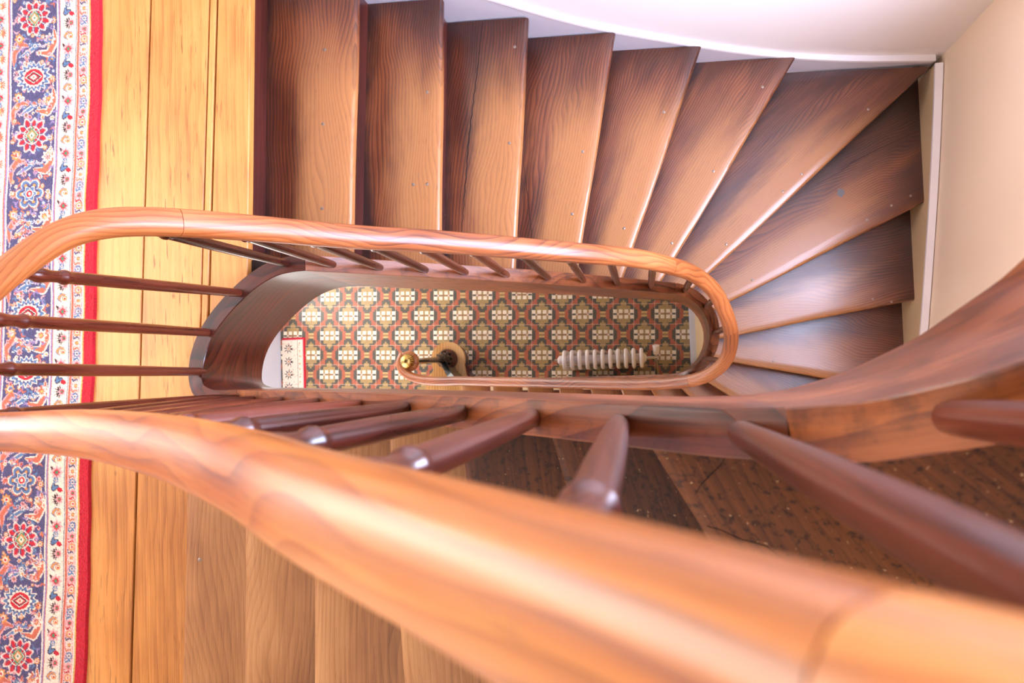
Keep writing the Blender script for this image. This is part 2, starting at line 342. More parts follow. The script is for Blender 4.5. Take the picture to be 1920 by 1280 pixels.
# tiled hall floor: one coloured face per mosaic square
tileA = ['r' 'ddd' 'TTT' 'ddd' 'r', 'dd' 'TTTTTTT' 'dd', 'dd' 'TTTTTTT' 'dd', 'wwTwwTwwTww', 'wwTwwTwwTww', 'ddptttttpdd']
tileB = ['rrr' 'd' 'TTT' 'd' 'rrr', 'rrr' 'dd' 'T' 'dd' 'rrr', 'drr' 'ddddd' 'rrd', 'ddrr' 'ddd' 'rrdd', 'ddrr' 'lll' 'rrdd', 'ddrr' 'ttt' 'rrdd']
PAL = {'r': srgb(172, 88, 62), 'd': srgb(70, 70, 62), 'T': srgb(166, 136, 86), 'w': srgb(240, 226, 206), 't': srgb(150, 112, 70), 'p': srgb(232, 200, 190), 'l': srgb(200, 166, 108)}
def full(t): return t + t[4::-1]
tileA, tileB = full(tileA), full(tileB)
def tile_floor():
    nx0, nx1, ny0, ny1 = -2, 21, -11, 6; V = []; F = []; C = []
    s = .15/11; NX = (nx1-nx0)*11; NY = (ny1-ny0)*11
    for j in range(NY+1):
        for i in range(NX+1): V.append((nx0*.15+i*s, ny0*.15+j*s, 0))
    for j in range(NY):
        for i in range(NX):
            F.append((j*(NX+1)+i, j*(NX+1)+i+1, (j+1)*(NX+1)+i+1, (j+1)*(NX+1)+i))
            ti, tj = i//11+nx0, j//11+ny0; t = tileA if (ti+tj) % 2 == 1 else tileB
            c = PAL[t[10-j % 11][i % 11]]; k = random.uniform(.9, 1.08); C.append((c[0]*k, c[1]*k, c[2]*k, 1))
    me = bpy.data.meshes.new('floor'); me.from_pydata(V, [], F)
    at = me.color_attributes.new('dye', 'FLOAT_COLOR', 'CORNER'); at.data.foreach_set('color', np.repeat(np.array(C), 4, axis=0).ravel())
    o = link('floor', me, M_tiles); a = math.radians(-1.9)
    # tile centres of the pattern meet the surveyed origin
    o.rotation_euler = (0, 0, a)
    off = Matrix.Rotation(a, 3, 'Z') @ Vector((-.075, -.075, 0)); o.location = (-2.52+off.x, .664+off.y, 0)
    return struct(o, 'hall floor of encaustic tiles with ogee lattice')
tile_floor()
# partition beside the hall with its baseboard
struct(box('wall_inner', (.372, -.03, 0), (.43, 1.2, 1.70), M_trimc)); struct(box('baseboard_right', (.340, -.03, 0), (.372, 1.2, .16), M_grey))
SPANDREL = lambda parent: (wallpoly('spandrel_panel', (-1.20, -.062), (1, 0), [(0, 0), (1.62, 0), (1.62, 1.60), (1.34, 1.46), (1.0, 1.08), (.6, .72), (.2, .40), (0, .30)], -.03, M_trimc, parent))

# ------------------------------------------------------------------ landing floor of pine planks
def arcx(y):
    # outer edge of the curved stringer where the boards stop
    Y = [-.053, -.025, .03, .066, .11, .16, .24, .305, .345]; X = [-1.13, -1.225, -1.250, -1.255, -1.245, -1.225, -1.160, -1.085, -1.00]
    return float(np.interp(y, Y, X)) if -.053 < y < .353 else None
def landing():
    lines = [lambda y: -2.78, lambda y: -2.42, lambda y: -2.21, lambda y: -1.99, lambda y: -1.80, lambda y: -1.615+.03*(y-.16), lambda y: -1.430+.043*(y-.16), lambda y: -1.246+.045*(y-.16), lambda y: -1.222+.045*(y-.16), lambda y: -1.096+.028*(y-.34)]
    V = []; F = []; UV = []
    ys = sorted(set([YF, 1.245] + list(np.linspace(YF, 1.245, 60)) + list(np.linspace(-.055, .355, 60))))
    for k in range(len(lines)-1):
        prev = None; gap = .0028 if k != 6 else .0018
        for y in ys:
            xl = lines[k](y)+gap; xr = lines[k+1](y)-gap
            if k == 5: xl = lines[k](y)+.001
            if y < -.05: xr = min(xr, -1.165)
            elif y < .353:
                a = arcx(y); a = -1.11 if a is None else a
                xr = min(xr, a)
            if y < -.05 and k >= 7 and xl > -1.17: xr = xl
            if xr-xl < .003: prev = None; continue
            b = len(V); z = ZL+(.0015 if k % 2 else 0)
            for x, zz in ((xl, z-.03), (xl, z-.002), (xl+.002, z), (xr-.002, z), (xr, z-.002), (xr, z-.03)):
                V.append((x, y, zz)); UV.append((y+k*3.1, x+k*.37+zz))
            if prev is not None:
                for i in range(5): F.append((prev+i, prev+i+1, b+i+1, b+i))
            prev = b
    o = mesh('floor_landing', V, F, M_pine, None, UV); struct(o, 'pine plank floor of the landing')
    poly = [(XL, YF), (-1.2, YF), (-1.17, -.055)] + [(arcx(y) or -1.1, y) for y in np.linspace(-.05, .35, 20)] + [(-1.155, .36), (-1.14, 1.245), (XL, 1.245)]
    b = prism('floor_joists', poly, ZL-.30, ZL-.024, M_dark); struct(b)
landing()
# ------------------------------------------------------------------ stair builder
def tread(parent, back, nose, z, mat, th=.036, nt=18, ns=9, off=.045, up=False):
    (b0, b1), (f0, f1) = [[Vector(q) for q in e] for e in (back, nose)]
    bd = (b1-b0).normalized(); nrm = Vector((-bd.y, bd.x)); mid = (f0+f1)/2-(b0+b1)/2
    if nrm.dot(mid) > 0: nrm = -nrm
    o1 = b1.copy(); b0 = b0+nrm*off; b1 = b1+nrm*off
    if not up:
        if o1.x > 1.15: b1 = b1+bd*((1.19-b1.x)/max(bd.x, .3))
        if o1.y > 0: b1.y = min(b1.y, 1.226-.0155*b1.x); b1.x = min(b1.x, 1.195)
    V = []; UV = []; PL = []; F = []
    Ln = (f1-f0).length
    for i in range(nt+1):
        t = i/nt; B = b0.lerp(b1, t); Fp = f0.lerp(f1, t); d = Fp-B; L = d.length; d = d/L
        wv = .0012*math.sin(9*t+z*31)                      # old, slightly wavy nosing
        pr = [(L*k/ns*(1-.012/L), z) for k in range(ns+1)] + [(L-.004+wv, z-.003), (L+wv, z-.010), (L+wv, z-th+.008), (L-.008, z-th), (0, z-th)]
        for s, zz in pr:
            V.append((B.x+d.x*s, B.y+d.y*s, zz)); UV.append((t*Ln, L-s+(z-zz))); PL.append((min(1, s/L), t))
    n = ns+6
    for i in range(nt):
        for j in range(n): F.append((i*n+j, i*n+(j+1) % n, (i+1)*n+(j+1) % n, (i+1)*n+j))
    F.append(tuple(range(n))); F.append(tuple(nt*n+j for j in range(n))[::-1])
    o = mesh('tread', V, F, mat, parent, UV, PL); autosmooth(o, 40); return o
def riser(parent, nose, z0, z1, inward, mat=None, off=.03):
    a, b = Vector(nose[0]), Vector(nose[1]); d = (b-a).normalized(); nrm = Vector((-d.y, d.x))
    if nrm.dot(Vector(inward)) < 0: nrm = -nrm
    a = a+nrm*off; b = b+nrm*off; poly = [a, b, b+nrm*.02, a+nrm*.02]
    return prism('riser', [tuple(p) for p in poly], z0, z1, mat or M_riser, parent, tuple(d))
LN = [((-1.105, .36), (-1.080, 1.238)), ((-.86, .352), (-.818, 1.233)), ((-.63, .352), (-.597, 1.228)), ((-.417, .352), (-.343, 1.222)), ((-.222, .352), (-.055, 1.218)),
      ((-.064, .352), (.258, 1.213)), ((.080, .352), (.628, 1.208)), ((.214, .340), (1.180, 1.190)), ((.307, .262), (1.19, .681)), ((.340, .145), (1.19, .286)),
      ((.322, .062), (1.19, -.128)), ((.262, -.016), (1.19, -.66)), ((.165, -.052), (.98, YT)), ((.020, -.052), (.46, YT)), ((-.141, -.052), (.14, YT)),
      ((-.321, -.052), (-.16, YT)), ((-.527, -.052), (-.44, YT)), ((-.751, -.052), (-.70, YT)), ((-1.011, -.052), (-.98, YT)), ((-1.275, -.052), (-1.26, YT)), ((-1.58, -.052), (-1.56, YT))]
DIRS = lambda k: Vector(((LN[k-1][0][0]+LN[k-1][1][0])/2-(LN[k][0][0]+LN[k][1][0])/2, (LN[k-1][0][1]+LN[k-1][1][1])/2-(LN[k][0][1]+LN[k][1][1])/2))
nail_me = lathe_mesh('nail', [(.0055, 0), (.0055, .0008), (.0035, .0016), (.0005, .0019)], 10, M_nail)
def nail(parent, x, y, z):
    o = bpy.data.objects.new('nail', nail_me); COL.objects.link(o); o.parent = parent; o.location = (x, y, z-.0004); return o
def crack(parent, pts, z, w=.0022, name='crack'):
    P, _ = resample([Vector((a, b, 0)) for a, b in pts], .012); V = []; F = []
    for i, p in enumerate(P):
        t = (P[min(i+1, len(P)-1)]-P[max(i-1, 0)]).normalized(); nn = Vector((-t.y, t.x, 0)); k = w*(.35+.65*math.sin(math.pi*i/(len(P)-1)))*.5
        p = p+nn*.0012*math.sin(i*1.7)
        for q, zz in ((p+nn*k, z+.0004), (p-nn*k, z+.0004), (p-nn*k, z-.004), (p+nn*k, z-.004)): V.append((q.x, q.y, zz))
    for i in range(len(P)-1):
        for j in range(4): F.append((i*4+j, i*4+(j+1) % 4, (i+1)*4+(j+1) % 4, (i+1)*4+j))
    o = mesh(name, V, F, M_dark, parent); return o
CRACKS = {3: [(-.5, 1.221), (-.53, 1.019), (-.559, .836), (-.594, .507), (-.598, .42)], 4: [(-.402, .80), (-.388, .643), (-.378, .507), (-.372, .42)], 8: [(1.187, .985), (1.047, .931), (.915, .872), (.86, .83), (.76, .784)]}
lower = thing('staircase', 'dark red-brown wooden staircase winding down from landing to tiled hall', 'staircase')
NAILS = {1: [(-.928, 1.018), (-.938, .788), (-.947, .529)], 2: [(-.71, .629), (-.656, .926), (-.664, .627)], 3: [(-.393, 1.124), (-.421, .794)], 4: [(-.185, .797), (-.23, .575)],
         5: [(.112, .975), (-.052, .545)], 6: [(.5, 1.102), (.301, .783), (.13, .508)], 7: [(.936, 1.037), (.667, .792), (.59, .724), (.357, .52)],
         8: [(1.138, .711), (1.06, .675), (.96, .62), (.48, .386)], 9: [(1.094, .281), (1.017, .296)], 10: [(.607, .038)]}
for k in range(1, 20):
    z = (21-k)*R
    t = tread(lower, LN[k-1], LN[k], z, M_tread)
    riser(lower, LN[k-1], z-.03 if k > 1 else z-.03, z+R-.033, DIRS(k) if k > 1 else (-1, 0))
    for x, y in NAILS.get(k, []): nail(t, x, y, z)
    if k in CRACKS: crack(t, CRACKS[k], z, .0035 if k == 3 else .002)
    if k == 8:
        p = prism('metal_patch', [(.842, .733), (.862, .722), (.876, .742), (.868, .757), (.850, .760)], z-.004, z+.0008, M_plug, t)
        p['label'] = 'small grey metal patch in the tread'
riser(lower, LN[19], R-.03, 2*R-.033, (1, 0)); SPANDREL(lower)
# first step, its end rounded about the newel
NX, NY = -1.405, .142
poly = [(-1.56, YT), (-1.58, .0)] + [(NX+.128*math.cos(a), NY+.128*math.sin(a)) for a in np.linspace(math.radians(215), math.radians(-20), 28)] + [(-1.27, .02), (-1.22, -.02), (-1.22, YT)]
cs = prism('tread', poly, R-.034, R, M_step, lower, (0, 1)); cs['label'] = 'pale first tread with a rounded end'
poly2 = [(-1.54, YT), (-1.55, .0)] + [(NX+.112*math.cos(a), NY+.112*math.sin(a)) for a in np.linspace(math.radians(215), math.radians(-20), 28)] + [(-1.24, .0), (-1.24, YT)]
prism('riser', poly2, 0, R-.03, M_riser, lower, (0, 1))
# strings -----------------------------------------------------------
def string(parent, pts, depth, w=.045, mat=None, name='stringer', depths=None):
    """pts: (x, y, ztop); rectangular board standing on edge that follows the plan curve."""
    P, s = resample([Vector(p) for p in pts], .018); P = smooth_path(P, 2); V = []; UV = []; F = []
    for i, p in enumerate(P):
        t = P[min(i+1, len(P)-1)]-P[max(i-1, 0)]; t2 = Vector((t.x, t.y)).normalized(); n2 = Vector((-t2.y, t2.x))
        dz = depth if depths is None else float(np.interp(s[i]/s[-1], [0, 1], depths))
        h = w/2; c = .0018
        for a, z in ((-h, p.z-dz), (-h, p.z-c), (-h+c, p.z), (h-c, p.z), (h, p.z-c), (h, p.z-dz)):
            V.append((p.x+n2.x*a, p.y+n2.y*a, z)); UV.append((s[i], a if abs(a) < h-1e-6 else (a/h*(h+p.z-z))))
    n = 6
    for i in range(len(P)-1):
        for j in range(n): F.append((i*n+j, i*n+(j+1) % n, (i+1)*n+(j+1) % n, (i+1)*n+j))
    F.append(tuple(range(n))); F.append(tuple((len(P)-1)*n+j for j in range(n))[::-1])
    o = mesh(name, V, F, mat or M_string, parent, UV); autosmooth(o, 14); return o
SY = .333
def arcpts(cx, cy, r, a0, a1, z0, z1, n=10):
    return [(cx+r*math.cos(math.radians(a0+(a1-a0)*i/n)), cy+r*math.sin(math.radians(a0+(a1-a0)*i/n)), z0+(z1-z0)*i/n) for i in range(n+1)]
LOW = [(-.913, SY, 3.915), (-.77, SY, 3.765), (-.56, SY, 3.565), (-.36, SY, 3.36), (-.2, SY, 3.17), (-.05, SY, 2.985), (.06, SY, 2.84), (.14, SY, 2.735)]
LOWARC = arcpts(.14, .15, .183, 90, -90, 2.735, 1.80, 14)
string(lower, LOW, .33, depths=(.41, .33))
string(lower, LOWARC, .36)['label'] = 'curved stringer piece at the turn'
LOW2 = [(.14, -.033, 1.80), (.02, -.034, 1.62), (-.14, -.034, 1.435), (-.32, -.034, 1.25), (-.53, -.034, 1.065), (-.75, -.033, .88), (-1.01, -.033, .70), (-1.2, -.03, .56)]
string(lower, LOW2, .30)
string(lower, [(-1.2, -.03, .56), (-1.29, -.012, .48), (-1.345, .03, .42), (-1.375, .08, .38), (-1.395, .115, .36)], .26, w=.04, mat=M_iron, depths=(.36, .17), name='scrolled_stringer_end')
# ------------------------------------------------------------------ upper flight
upper = thing('staircase', 'worn brown wooden staircase rising from landing below the large blurred handrail', 'staircase')
UN = [None, ((-1.180, -.064), (-1.213, YT)), ((-.925, -.064), (-.948, YT)), ((-.678, -.064), (-.702, YT)), ((-.463, -.064), (-.43, YT)), ((-.290, -.064), (-.20, YT)), ((-.128, -.064), (.11, YT)),
      ((-.004, -.064), (.50, YT)), ((.128, -.075), (1.0, YT)), ((.268, -.040), (1.19, -.62)), ((.335, .04), (1.19, -.12)), ((.33, .145), (1.19, .28))]
UN[0] = ((-1.40, -.064), (-1.42, YT))
def udir(k): return Vector(((UN[k+1][0][0]-UN[k][0][0]) if k < 11 else 0, 0)) + Vector(((UN[min(k+1, 11)][1][0]-UN[k-1][1][0])*.3, (UN[min(k+1, 11)][1][1]-UN[k-1][1][1])*.3))
for k in range(1, 10):
    z = ZL+k*R
    # tread k lies between nosing k (front) and nosing k+1 (back)
    m = M_tread_up if k < 5 else M_tread_old_shaded
    t = tread(upper, UN[k+1], UN[k], z, m, off=.045, up=True)
    if k == 7:
        crack(t, [(.061, -.163), (.084, -.171), (.121, -.185), (.163, -.209), (.166, -.235)], z, .0014); crack(t, [(.083, -.09), (.071, -.104), (.049, -.129)], z, .0012)
    if k == 1: nail(t, -1.151, -.449, z)
    d = (Vector(UN[k+1][0])+Vector(UN[k+1][1])-Vector(UN[k][0])-Vector(UN[k][1]))
    riser(upper, UN[k], z-R+(.002 if k == 1 else -.03), z-.033, d, off=.03)
UP = [tuple(p) for p in catmull([(-.9145, SY, 3.917), (-.985, .326, 3.922), (-1.062, .291, 3.925), (-1.145, .222, 3.925), (-1.207, .146, 3.926), (-1.235, .064, 3.93), (-1.212, -.006, 3.965), (-1.14, -.031, 4.02), (-1.06, -.034, 4.085), (-1.0, -.034, 4.15)], .02)]
UP2 = [(-.999, -.034, 4.151), (-.925, -.035, 4.26), (-.80, -.037, 4.41), (-.678, -.039, 4.51), (-.463, -.044, 4.70), (-.290, -.048, 4.885), (-.128, -.052, 5.06), (-.004, -.055, 5.215), (.06, -.056, 5.30), (.115, -.054, 5.375)]
UP3 = [(.1165, -.054, 5.377), (.165, -.047, 5.45), (.215, -.028, 5.53), (.262, .004, 5.63), (.296, .048, 5.75), (.316, .10, 5.88), (.320, .16, 6.02), (.305, .215, 6.15), (.27, .262, 6.27)]
string(upper, UP, .42, depths=(.41, .33), mat=M_string_dark)['label'] = 'curved stringer piece with bold grain below the landing edge'
string(upper, UP2, .33, depths=(.33, .36))
string(upper, UP3, .42, depths=(.36, .42))['label'] = 'curved stringer piece at the upper turn'
# ------------------------------------------------------------------ railings
RP = []
for i in range(20):
    a = 2*math.pi*i/20; c, s_ = math.cos(a), math.sin(a)
    RP.append((.0275*abs(c)**.8*(1 if c > 0 else -1), .023*abs(s_)**.75*(1 if s_ > 0 else -1)))
LR = [(-1.468,.158,1.100),(-1.493,.119,1.100),(-1.484,.072,1.110),(-1.428,.027,1.130),(-1.340,-.001,1.170),(-1.209,-.014,1.240),(-1.073,-.014,1.320),(-.926,-.020,1.420),(-.581,-.033,1.700),(-.280,-.044,1.950),(-.017,-.051,2.200),(.146,-.046,2.380),(.251,-.025,2.520),(.321,.030,2.660),(.339,.110,2.800),(.320,.185,2.920),(.260,.282,3.080),(.179,.328,3.240),(.101,.333,3.438),(-.013,.338,3.633),(-.142,.332,3.809),(-.295,.329,3.983),(-.480,.332,4.141),(-.645,.330,4.281),(-.802,.331,4.437),(-.895,.324,4.574),(-.952,.314,4.661),(-.992,.304,4.697),(-1.030,.283,4.732),(-1.080,.238,4.761),(-1.120,.202,4.777),(-1.165,.155,4.79),(-1.188,.10,4.80)]
UR = [(-1.1885,.0985,4.8005),(-1.185,.04,4.82),(-1.14,-.02,4.87),(-1.057,-.052,4.957),(-.905,-.056,5.027),(-.646,-.050,5.207),(-.427,-.051,5.397),(-.266,-.056,5.562),(-.157,-.061,5.692),(-.06,-.064,5.80),(0,-.066,5.87),(.05,-.067,5.935),(.10,-.064,6.01),(.17,-.05,6.13),(.235,-.015,6.26),(.285,.045,6.40),(.318,.12,6.56),(.31,.2,6.72)]
def rail_path(P): Q = catmull(P, .012); Q, _ = resample(Q, .012); return smooth_path(Q, 10)
BP = [(.0105, 0), (.0115, .02), (.0130, .30), (.0134, .50), (.0126, .665), (.0124, .680), (.0146, .684), (.0150, .690), (.0143, .696), (.0118, .702), (.0116, .720), (.0124, .735), (.0142, .748), (.0150, .758), (.0138, .768), (.0112, .775), (.0095, .782), (.0100, .80), (.0105, .815)]
def baluster(parent, base, top, k=1.0):
    b, t = Vector(base), Vector(top); H = (t-b).length
    me = lathe_mesh('baluster', [(r*k, z*(H-.135)/.68 if z < .68 else z-.815+H) for r, z in BP], 18, M_bal)
    o = bpy.data.objects.new('baluster', me); COL.objects.link(o); o.parent = parent; o.location = b-Vector((0, 0, .006))
    o.rotation_euler = Vector((0, 0, 1)).rotation_difference((t-b).normalized()).to_euler(); return o
def near_z(path, x, y):
    q = min(path, key=lambda p: (p.x-x)**2+(p.y-y)**2); return q
LRp, URp = rail_path(LR), rail_path(UR)
lrail = thing('stair_railing', 'slim orange-brown handrail on dark turned balusters curving around the open stairwell down to the hall', 'railing')
def rail_pieces(path, cuts, parent, mat=None):
    idx = [0] + sorted(min(range(len(path)), key=lambda i: (path[i]-Vector(c)).length) for c in cuts) + [len(path)-1]
    for a, b in zip(idx, idx[1:]):
        P = [p.copy() for p in path[a:b+1]]
        if a: P[0] = P[0]+(P[1]-P[0]).normalized()*.0006
        if b != len(path)-1: P[-1] = P[-1]+(P[-2]-P[-1]).normalized()*.0006
        tube('handrail', P, RP, mat or M_rail, parent)
rail_pieces(LRp, [(-.895, .324, 4.574), (.09, .333, 3.45), (.33, .155, 2.87), (.20, -.035, 2.45), (-1.3, -.005, 1.2)], lrail)
def interp_top(pts, x):
    P = sorted([(p[0], p[2]) for p in pts]); return float(np.interp(x, [q[0] for q in P], [q[1] for q in P]))
for x in (-.965, -.857, -.753, -.643, -.540, -.427, -.307, -.195, -.082, .042):
    zb = interp_top(LOW + [(-1.1, SY, 3.922)], x); q = near_z(LRp[300 if len(LRp) > 600 else len(LRp)//2:], x, .33); baluster(lrail, (x, SY, zb), (q.x, q.y, q.z-.012), .95)
for (bx, by, tx, ty) in ((-1.106, .257, -1.112, .225), (-1.203, .150, -1.190, .135)):
    q = near_z(LRp[len(LRp)//2:], tx, ty); baluster(lrail, (bx, by, 3.925), (q.x, q.y, q.z-.012))
arcP = [Vector(p) for p in arcpts(.14, .15, .183, 90, -90, 2.735, 1.80, 60)]
for fr in (.07, .27, .47, .68, .88):
    b = arcP[int(fr*60)]; ang = math.radians(90-180*fr); q = near_z(LRp, .14+.2*math.cos(ang), .15+.2*math.sin(ang)); baluster(lrail, b, (q.x, q.y, q.z-.012), .95)
for x in np.arange(.02, -1.25, -.135):
    zb = interp_top(LOW2, x); q = near_z(LRp[:len(LRp)//2], x, -.03); baluster(lrail, (x, -.034, zb), (q.x, q.y, q.z-.012), .95)
# cast newel with brass knob
nw = bpy.data.objects.new('newel_post', None); COL.objects.link(nw); nw.parent = lrail
base = lathe_mesh('base_disc', [(.074, 0), (.076, .012), (.068, .03), (.055, .045), (.046, .06)], 32, M_riser)
o = bpy.data.objects.new('base_disc', base); COL.objects.link(o); o.parent = nw; o.location = (NX, NY, R)
bn, tn = Vector((NX, NY, R+.055)), Vector((-1.437, .113, 1.085)); H = (tn-bn).length
o = bpy.data.objects.new('iron_shaft', lathe_mesh('iron_shaft', [(.046, 0), (.048, .02), (.040, .035), (.050, .06), (.052, .085), (.038, .12), (.028, .15), (.034, .165), (.024, .18), (.021, .25), (.019, H-.10), (.024, H-.09), (.024, H-.08), (.018, H-.07), (.018, H)], 24, M_iron)); COL.objects.link(o)
o.parent = nw; o.location = bn; o.rotation_euler = Vector((0, 0, 1)).rotation_difference((tn-bn).normalized()).to_euler()
for i in range(8):
    a = i*math.pi/4
    tube('iron_leaf', [(NX+.034*math.cos(a), NY+.034*math.sin(a), R+.06), (NX+.056*math.cos(a), NY+.056*math.sin(a), R+.09), (NX+.052*math.cos(a+.2), NY+.052*math.sin(a+.2), R+.13), (NX+.028*math.cos(a+.3), NY+.028*math.sin(a+.3), R+.15)], circ(.009, 8), M_iron, nw)
o = bpy.data.objects.new('rail_end_disc', lathe_mesh('rail_end_disc', [(.045, 0), (.062, .006), (.066, .018), (.062, .032), (.05, .040), (.03, .042)], 36, M_rail)); COL.objects.link(o); o.parent = nw; o.location = (-1.437, .115, 1.078)
kp = [(.016, 0), (.022, .006), (.030, .010), (.022, .018)] + [(.045*math.sin(math.radians(a)), .063-.045*math.cos(math.radians(a))) for a in range(28, 176, 8)] + [(.001, .108)]
km = lathe_mesh('brass_knob', kp, 72, M_brass)
for v in km.vertices:
    r = math.hypot(v.co.x, v.co.y)
    if v.co.z > .02 and r > .004:
        a = math.atan2(v.co.y, v.co.x); k = 1+.05*math.cos(18*a); v.co.x *= k; v.co.y *= k
o = bpy.data.objects.new('brass_knob', km); COL.objects.link(o); o.parent = nw; o.location = (-1.422, .115, 1.088); o.rotation_euler = (0, -.12, 0)
# upper railing
urail = thing('stair_railing', 'large blurred orange handrail in the foreground on dark balusters along the upper flight', 'railing')
rail_pieces(URp, [(-.905, -.056, 5.027), (.04, -.066, 5.92)], urail, M_rail_warmlit)
UPall = [Vector(p) for p in UP+UP2+UP3]
def up_at(x):
    c = [p for p in UPall if p.y < .06 and p.x > -1.2]; c.sort(key=lambda p: p.x)
    return Vector((x, float(np.interp(x, [p.x for p in c], [p.y for p in c])), float(np.interp(x, [p.x for p in c], [p.z for p in c]))))
q = near_z(URp, -1.185, .045); baluster(urail, (-1.218, .040, 3.93), (q.x, q.y, q.z-.012))
for x in (-1.10, -.985, -.865, -.745, -.625, -.500, -.376, -.257, -.138, -.028, .082, .197):
    b = up_at(x); q = near_z(URp, x+.2*(x+.03) if x > -.6 else x, -.05); baluster(urail, b, (q.x, q.y, q.z-.014), 1.04)
baluster(urail, (.300, .06, 5.78), (.29, .055, 6.42), 1.0)
# ------------------------------------------------------------------ painted wall strings (trim)
def trim(name, P0, P1, top, cap_mat, face_mat, label):
    """top: list of (s, ztop); board hugging the wall, with a moulded cap."""
    P0, P1 = Vector(P0), Vector(P1); U = (P1-P0).normalized(); root = bpy.data.objects.new(name, None); COL.objects.link(root); struct(root, label)
    s = np.linspace(top[0][0], top[-1][0], 50); z = np.interp(s, [a for a, b in top], [b for a, b in top])
    for _ in range(6): z[1:-1] = (z[:-2]+2*z[1:-1]+z[2:])/4
    pts = [(a, b) for a, b in zip(s, z)] + [(s[-1], z[-1]-.62), (s[0], z[0]-.62)]
    wallpoly('board', tuple(P0), tuple(U), pts, .018, face_mat, root)
    pts = [(a, b+.014) for a, b in zip(s, z)] + [(a, b) for a, b in zip(s[::-1], z[::-1])]
    wallpoly('cap', tuple(P0-Vector((-U.y, U.x))*.004), tuple(U), pts, .03, cap_mat, root)
    return root
tb = [(-1.06, 4.02), (-.90, 3.90), (-.70, 3.70), (-.47, 3.49), (-.324, 3.345), (-.154, 3.19), (.032, 3.07), (.23, 2.945), (.439, 2.825), (.65, 2.735), (.871, 2.665), (1.19, 2.61)]
U0 = Vector((1.0, -.0125))
trim('trim_1', (0, 1.2235), (1.0, 1.2235-.0155), tb, M_capw, M_trimw_shaded, 'white painted curved stringer on the back wall')
tr = [(0, 2.615), (.25, 2.55), (.50, 2.475), (.92, 2.325), (1.35, 2.15), (1.85, 1.95), (2.15, 1.80)]
trim('trim_2', (1.19, 1.19), (1.19, -.95), [(a, b) for a, b in tr], M_capw, M_trimc, 'cream painted stringer on the right wall')

# ------------------------------------------------------------------ rugs
def dyes(): return {k: np.array(srgb(*v)[:3]) for k, v in dict(navy=(84, 80, 118), red=(200, 34, 52), rust=(206, 110, 84), cream=(240, 226, 206), pink=(232, 170, 170), blue=(96, 128, 168), green=(84, 140, 104), orange=(226, 150, 84), dark=(70, 40, 48), violet=(150, 130, 176), gold=(214, 178, 96)).items()}
D = dyes()
def paint(img, mask, c): img[mask] = D[c]
def rosette(img, X, Y, cx, cy, R_, kind, rot=0.0, sq=1.0):
    dx, dy = X-cx, (Y-cy)*sq; r = np.hypot(dx, dy)/R_; th = np.arctan2(dy, dx)+rot
    if r.min() > 1.6: return
    if kind == 'P':
        e = 1+.13*np.cos(11*th)+.05*np.cos(5*th+1); P = r < e
        paint(img, P, 'cream'); paint(img, r < e*.93, 'pink'); c2 = r < e*.86; paint(img, c2, 'red')
        paint(img, c2 & (np.cos(11*th) < -.1), 'navy'); paint(img, c2 & (np.abs(np.cos(5.5*th)) < .16), 'cream')
        paint(img, (r < .56) & (r > .50), 'cream'); q = np.abs(dx)/R_*1.2+np.abs(dy)/R_; paint(img, q < .56, 'green'); paint(img, q < .36, 'orange'); paint(img, q < .24, 'cream'); paint(img, q < .1, 'green')
        paint(img, (q < .50) & (q > .46), 'cream')
    elif kind == 'M':
        r2 = np.hypot(dx, dy*1.25)/R_; e = 1+.12*np.cos(16*th); paint(img, r2 < e*.98, 'cream'); paint(img, r2 < e*.88, 'blue'); paint(img, (r2 < e*.88) & (np.cos(16*th) < -.35), 'navy')
        paint(img, (r2 < .68+.06*np.cos(16*th)), 'cream'); paint(img, r2 < .56, 'red'); q = np.abs(dx)/R_/.52+np.abs(dy)/R_/.34; paint(img, q < 1, 'cream'); paint(img, q < .88, 'dark'); paint(img, q < .66, 'red'); paint(img, q < .45, 'cream'); paint(img, q < .2, 'rust')
    elif kind == 'S':
        e = .62+.38*np.abs(np.cos(3*th))**.7; paint(img, r < e*1.02, 'rust'); paint(img, r < e*.95, 'cream'); paint(img, r < e*.86, 'blue'); paint(img, (r < e*.7), 'navy'); paint(img, (r < e*.66) & (np.cos(6*th) > .6), 'orange')
        e2 = .44+.08*np.cos(6*th); paint(img, r < e2, 'cream'); paint(img, r < e2-.06, 'blue'); paint(img, r < .26, 'cream'); paint(img, r < .2, 'red'); paint(img, r < .09, 'cream')
    elif kind in ('w', 'o', 'p', 'b'):
        e = 1+.2*np.cos(8*th); a, b_, c = {'w': ('cream', 'rust', 'gold'), 'o': ('orange', 'cream', 'red'), 'p': ('pink', 'red', 'green'), 'b': ('blue', 'cream', 'navy')}[kind]
        paint(img, r < e, a); paint(img, r < .55*e, b_); paint(img, r < .28, c)
def stroke(img, X, Y, pts, wd, c, edge=None):
    P, _ = resample([Vector((a, b, 0)) for a, b in pts], .004)
    x0, x1 = min(p.x for p in P)-wd, max(p.x for p in P)+wd; y0, y1 = min(p.y for p in P)-wd, max(p.y for p in P)+wd
    jj = np.where((Y[:, 0] > y0) & (Y[:, 0] < y1))[0]
    if len(jj) == 0: return
    sl = slice(jj[0], jj[-1]+1); d = np.full(X[sl].shape, 9.0)
    for k, p in enumerate(P):
        w_ = .35+.65*math.sin(math.pi*k/(len(P)-1)) if len(P) > 1 else 1; d = np.minimum(d, np.hypot(X[sl]-p.x, Y[sl]-p.y)/w_)
    if edge: img[sl][d < wd] = D[edge]; img[sl][d < wd*.62] = D[c]
    else: img[sl][d < wd] = D[c]
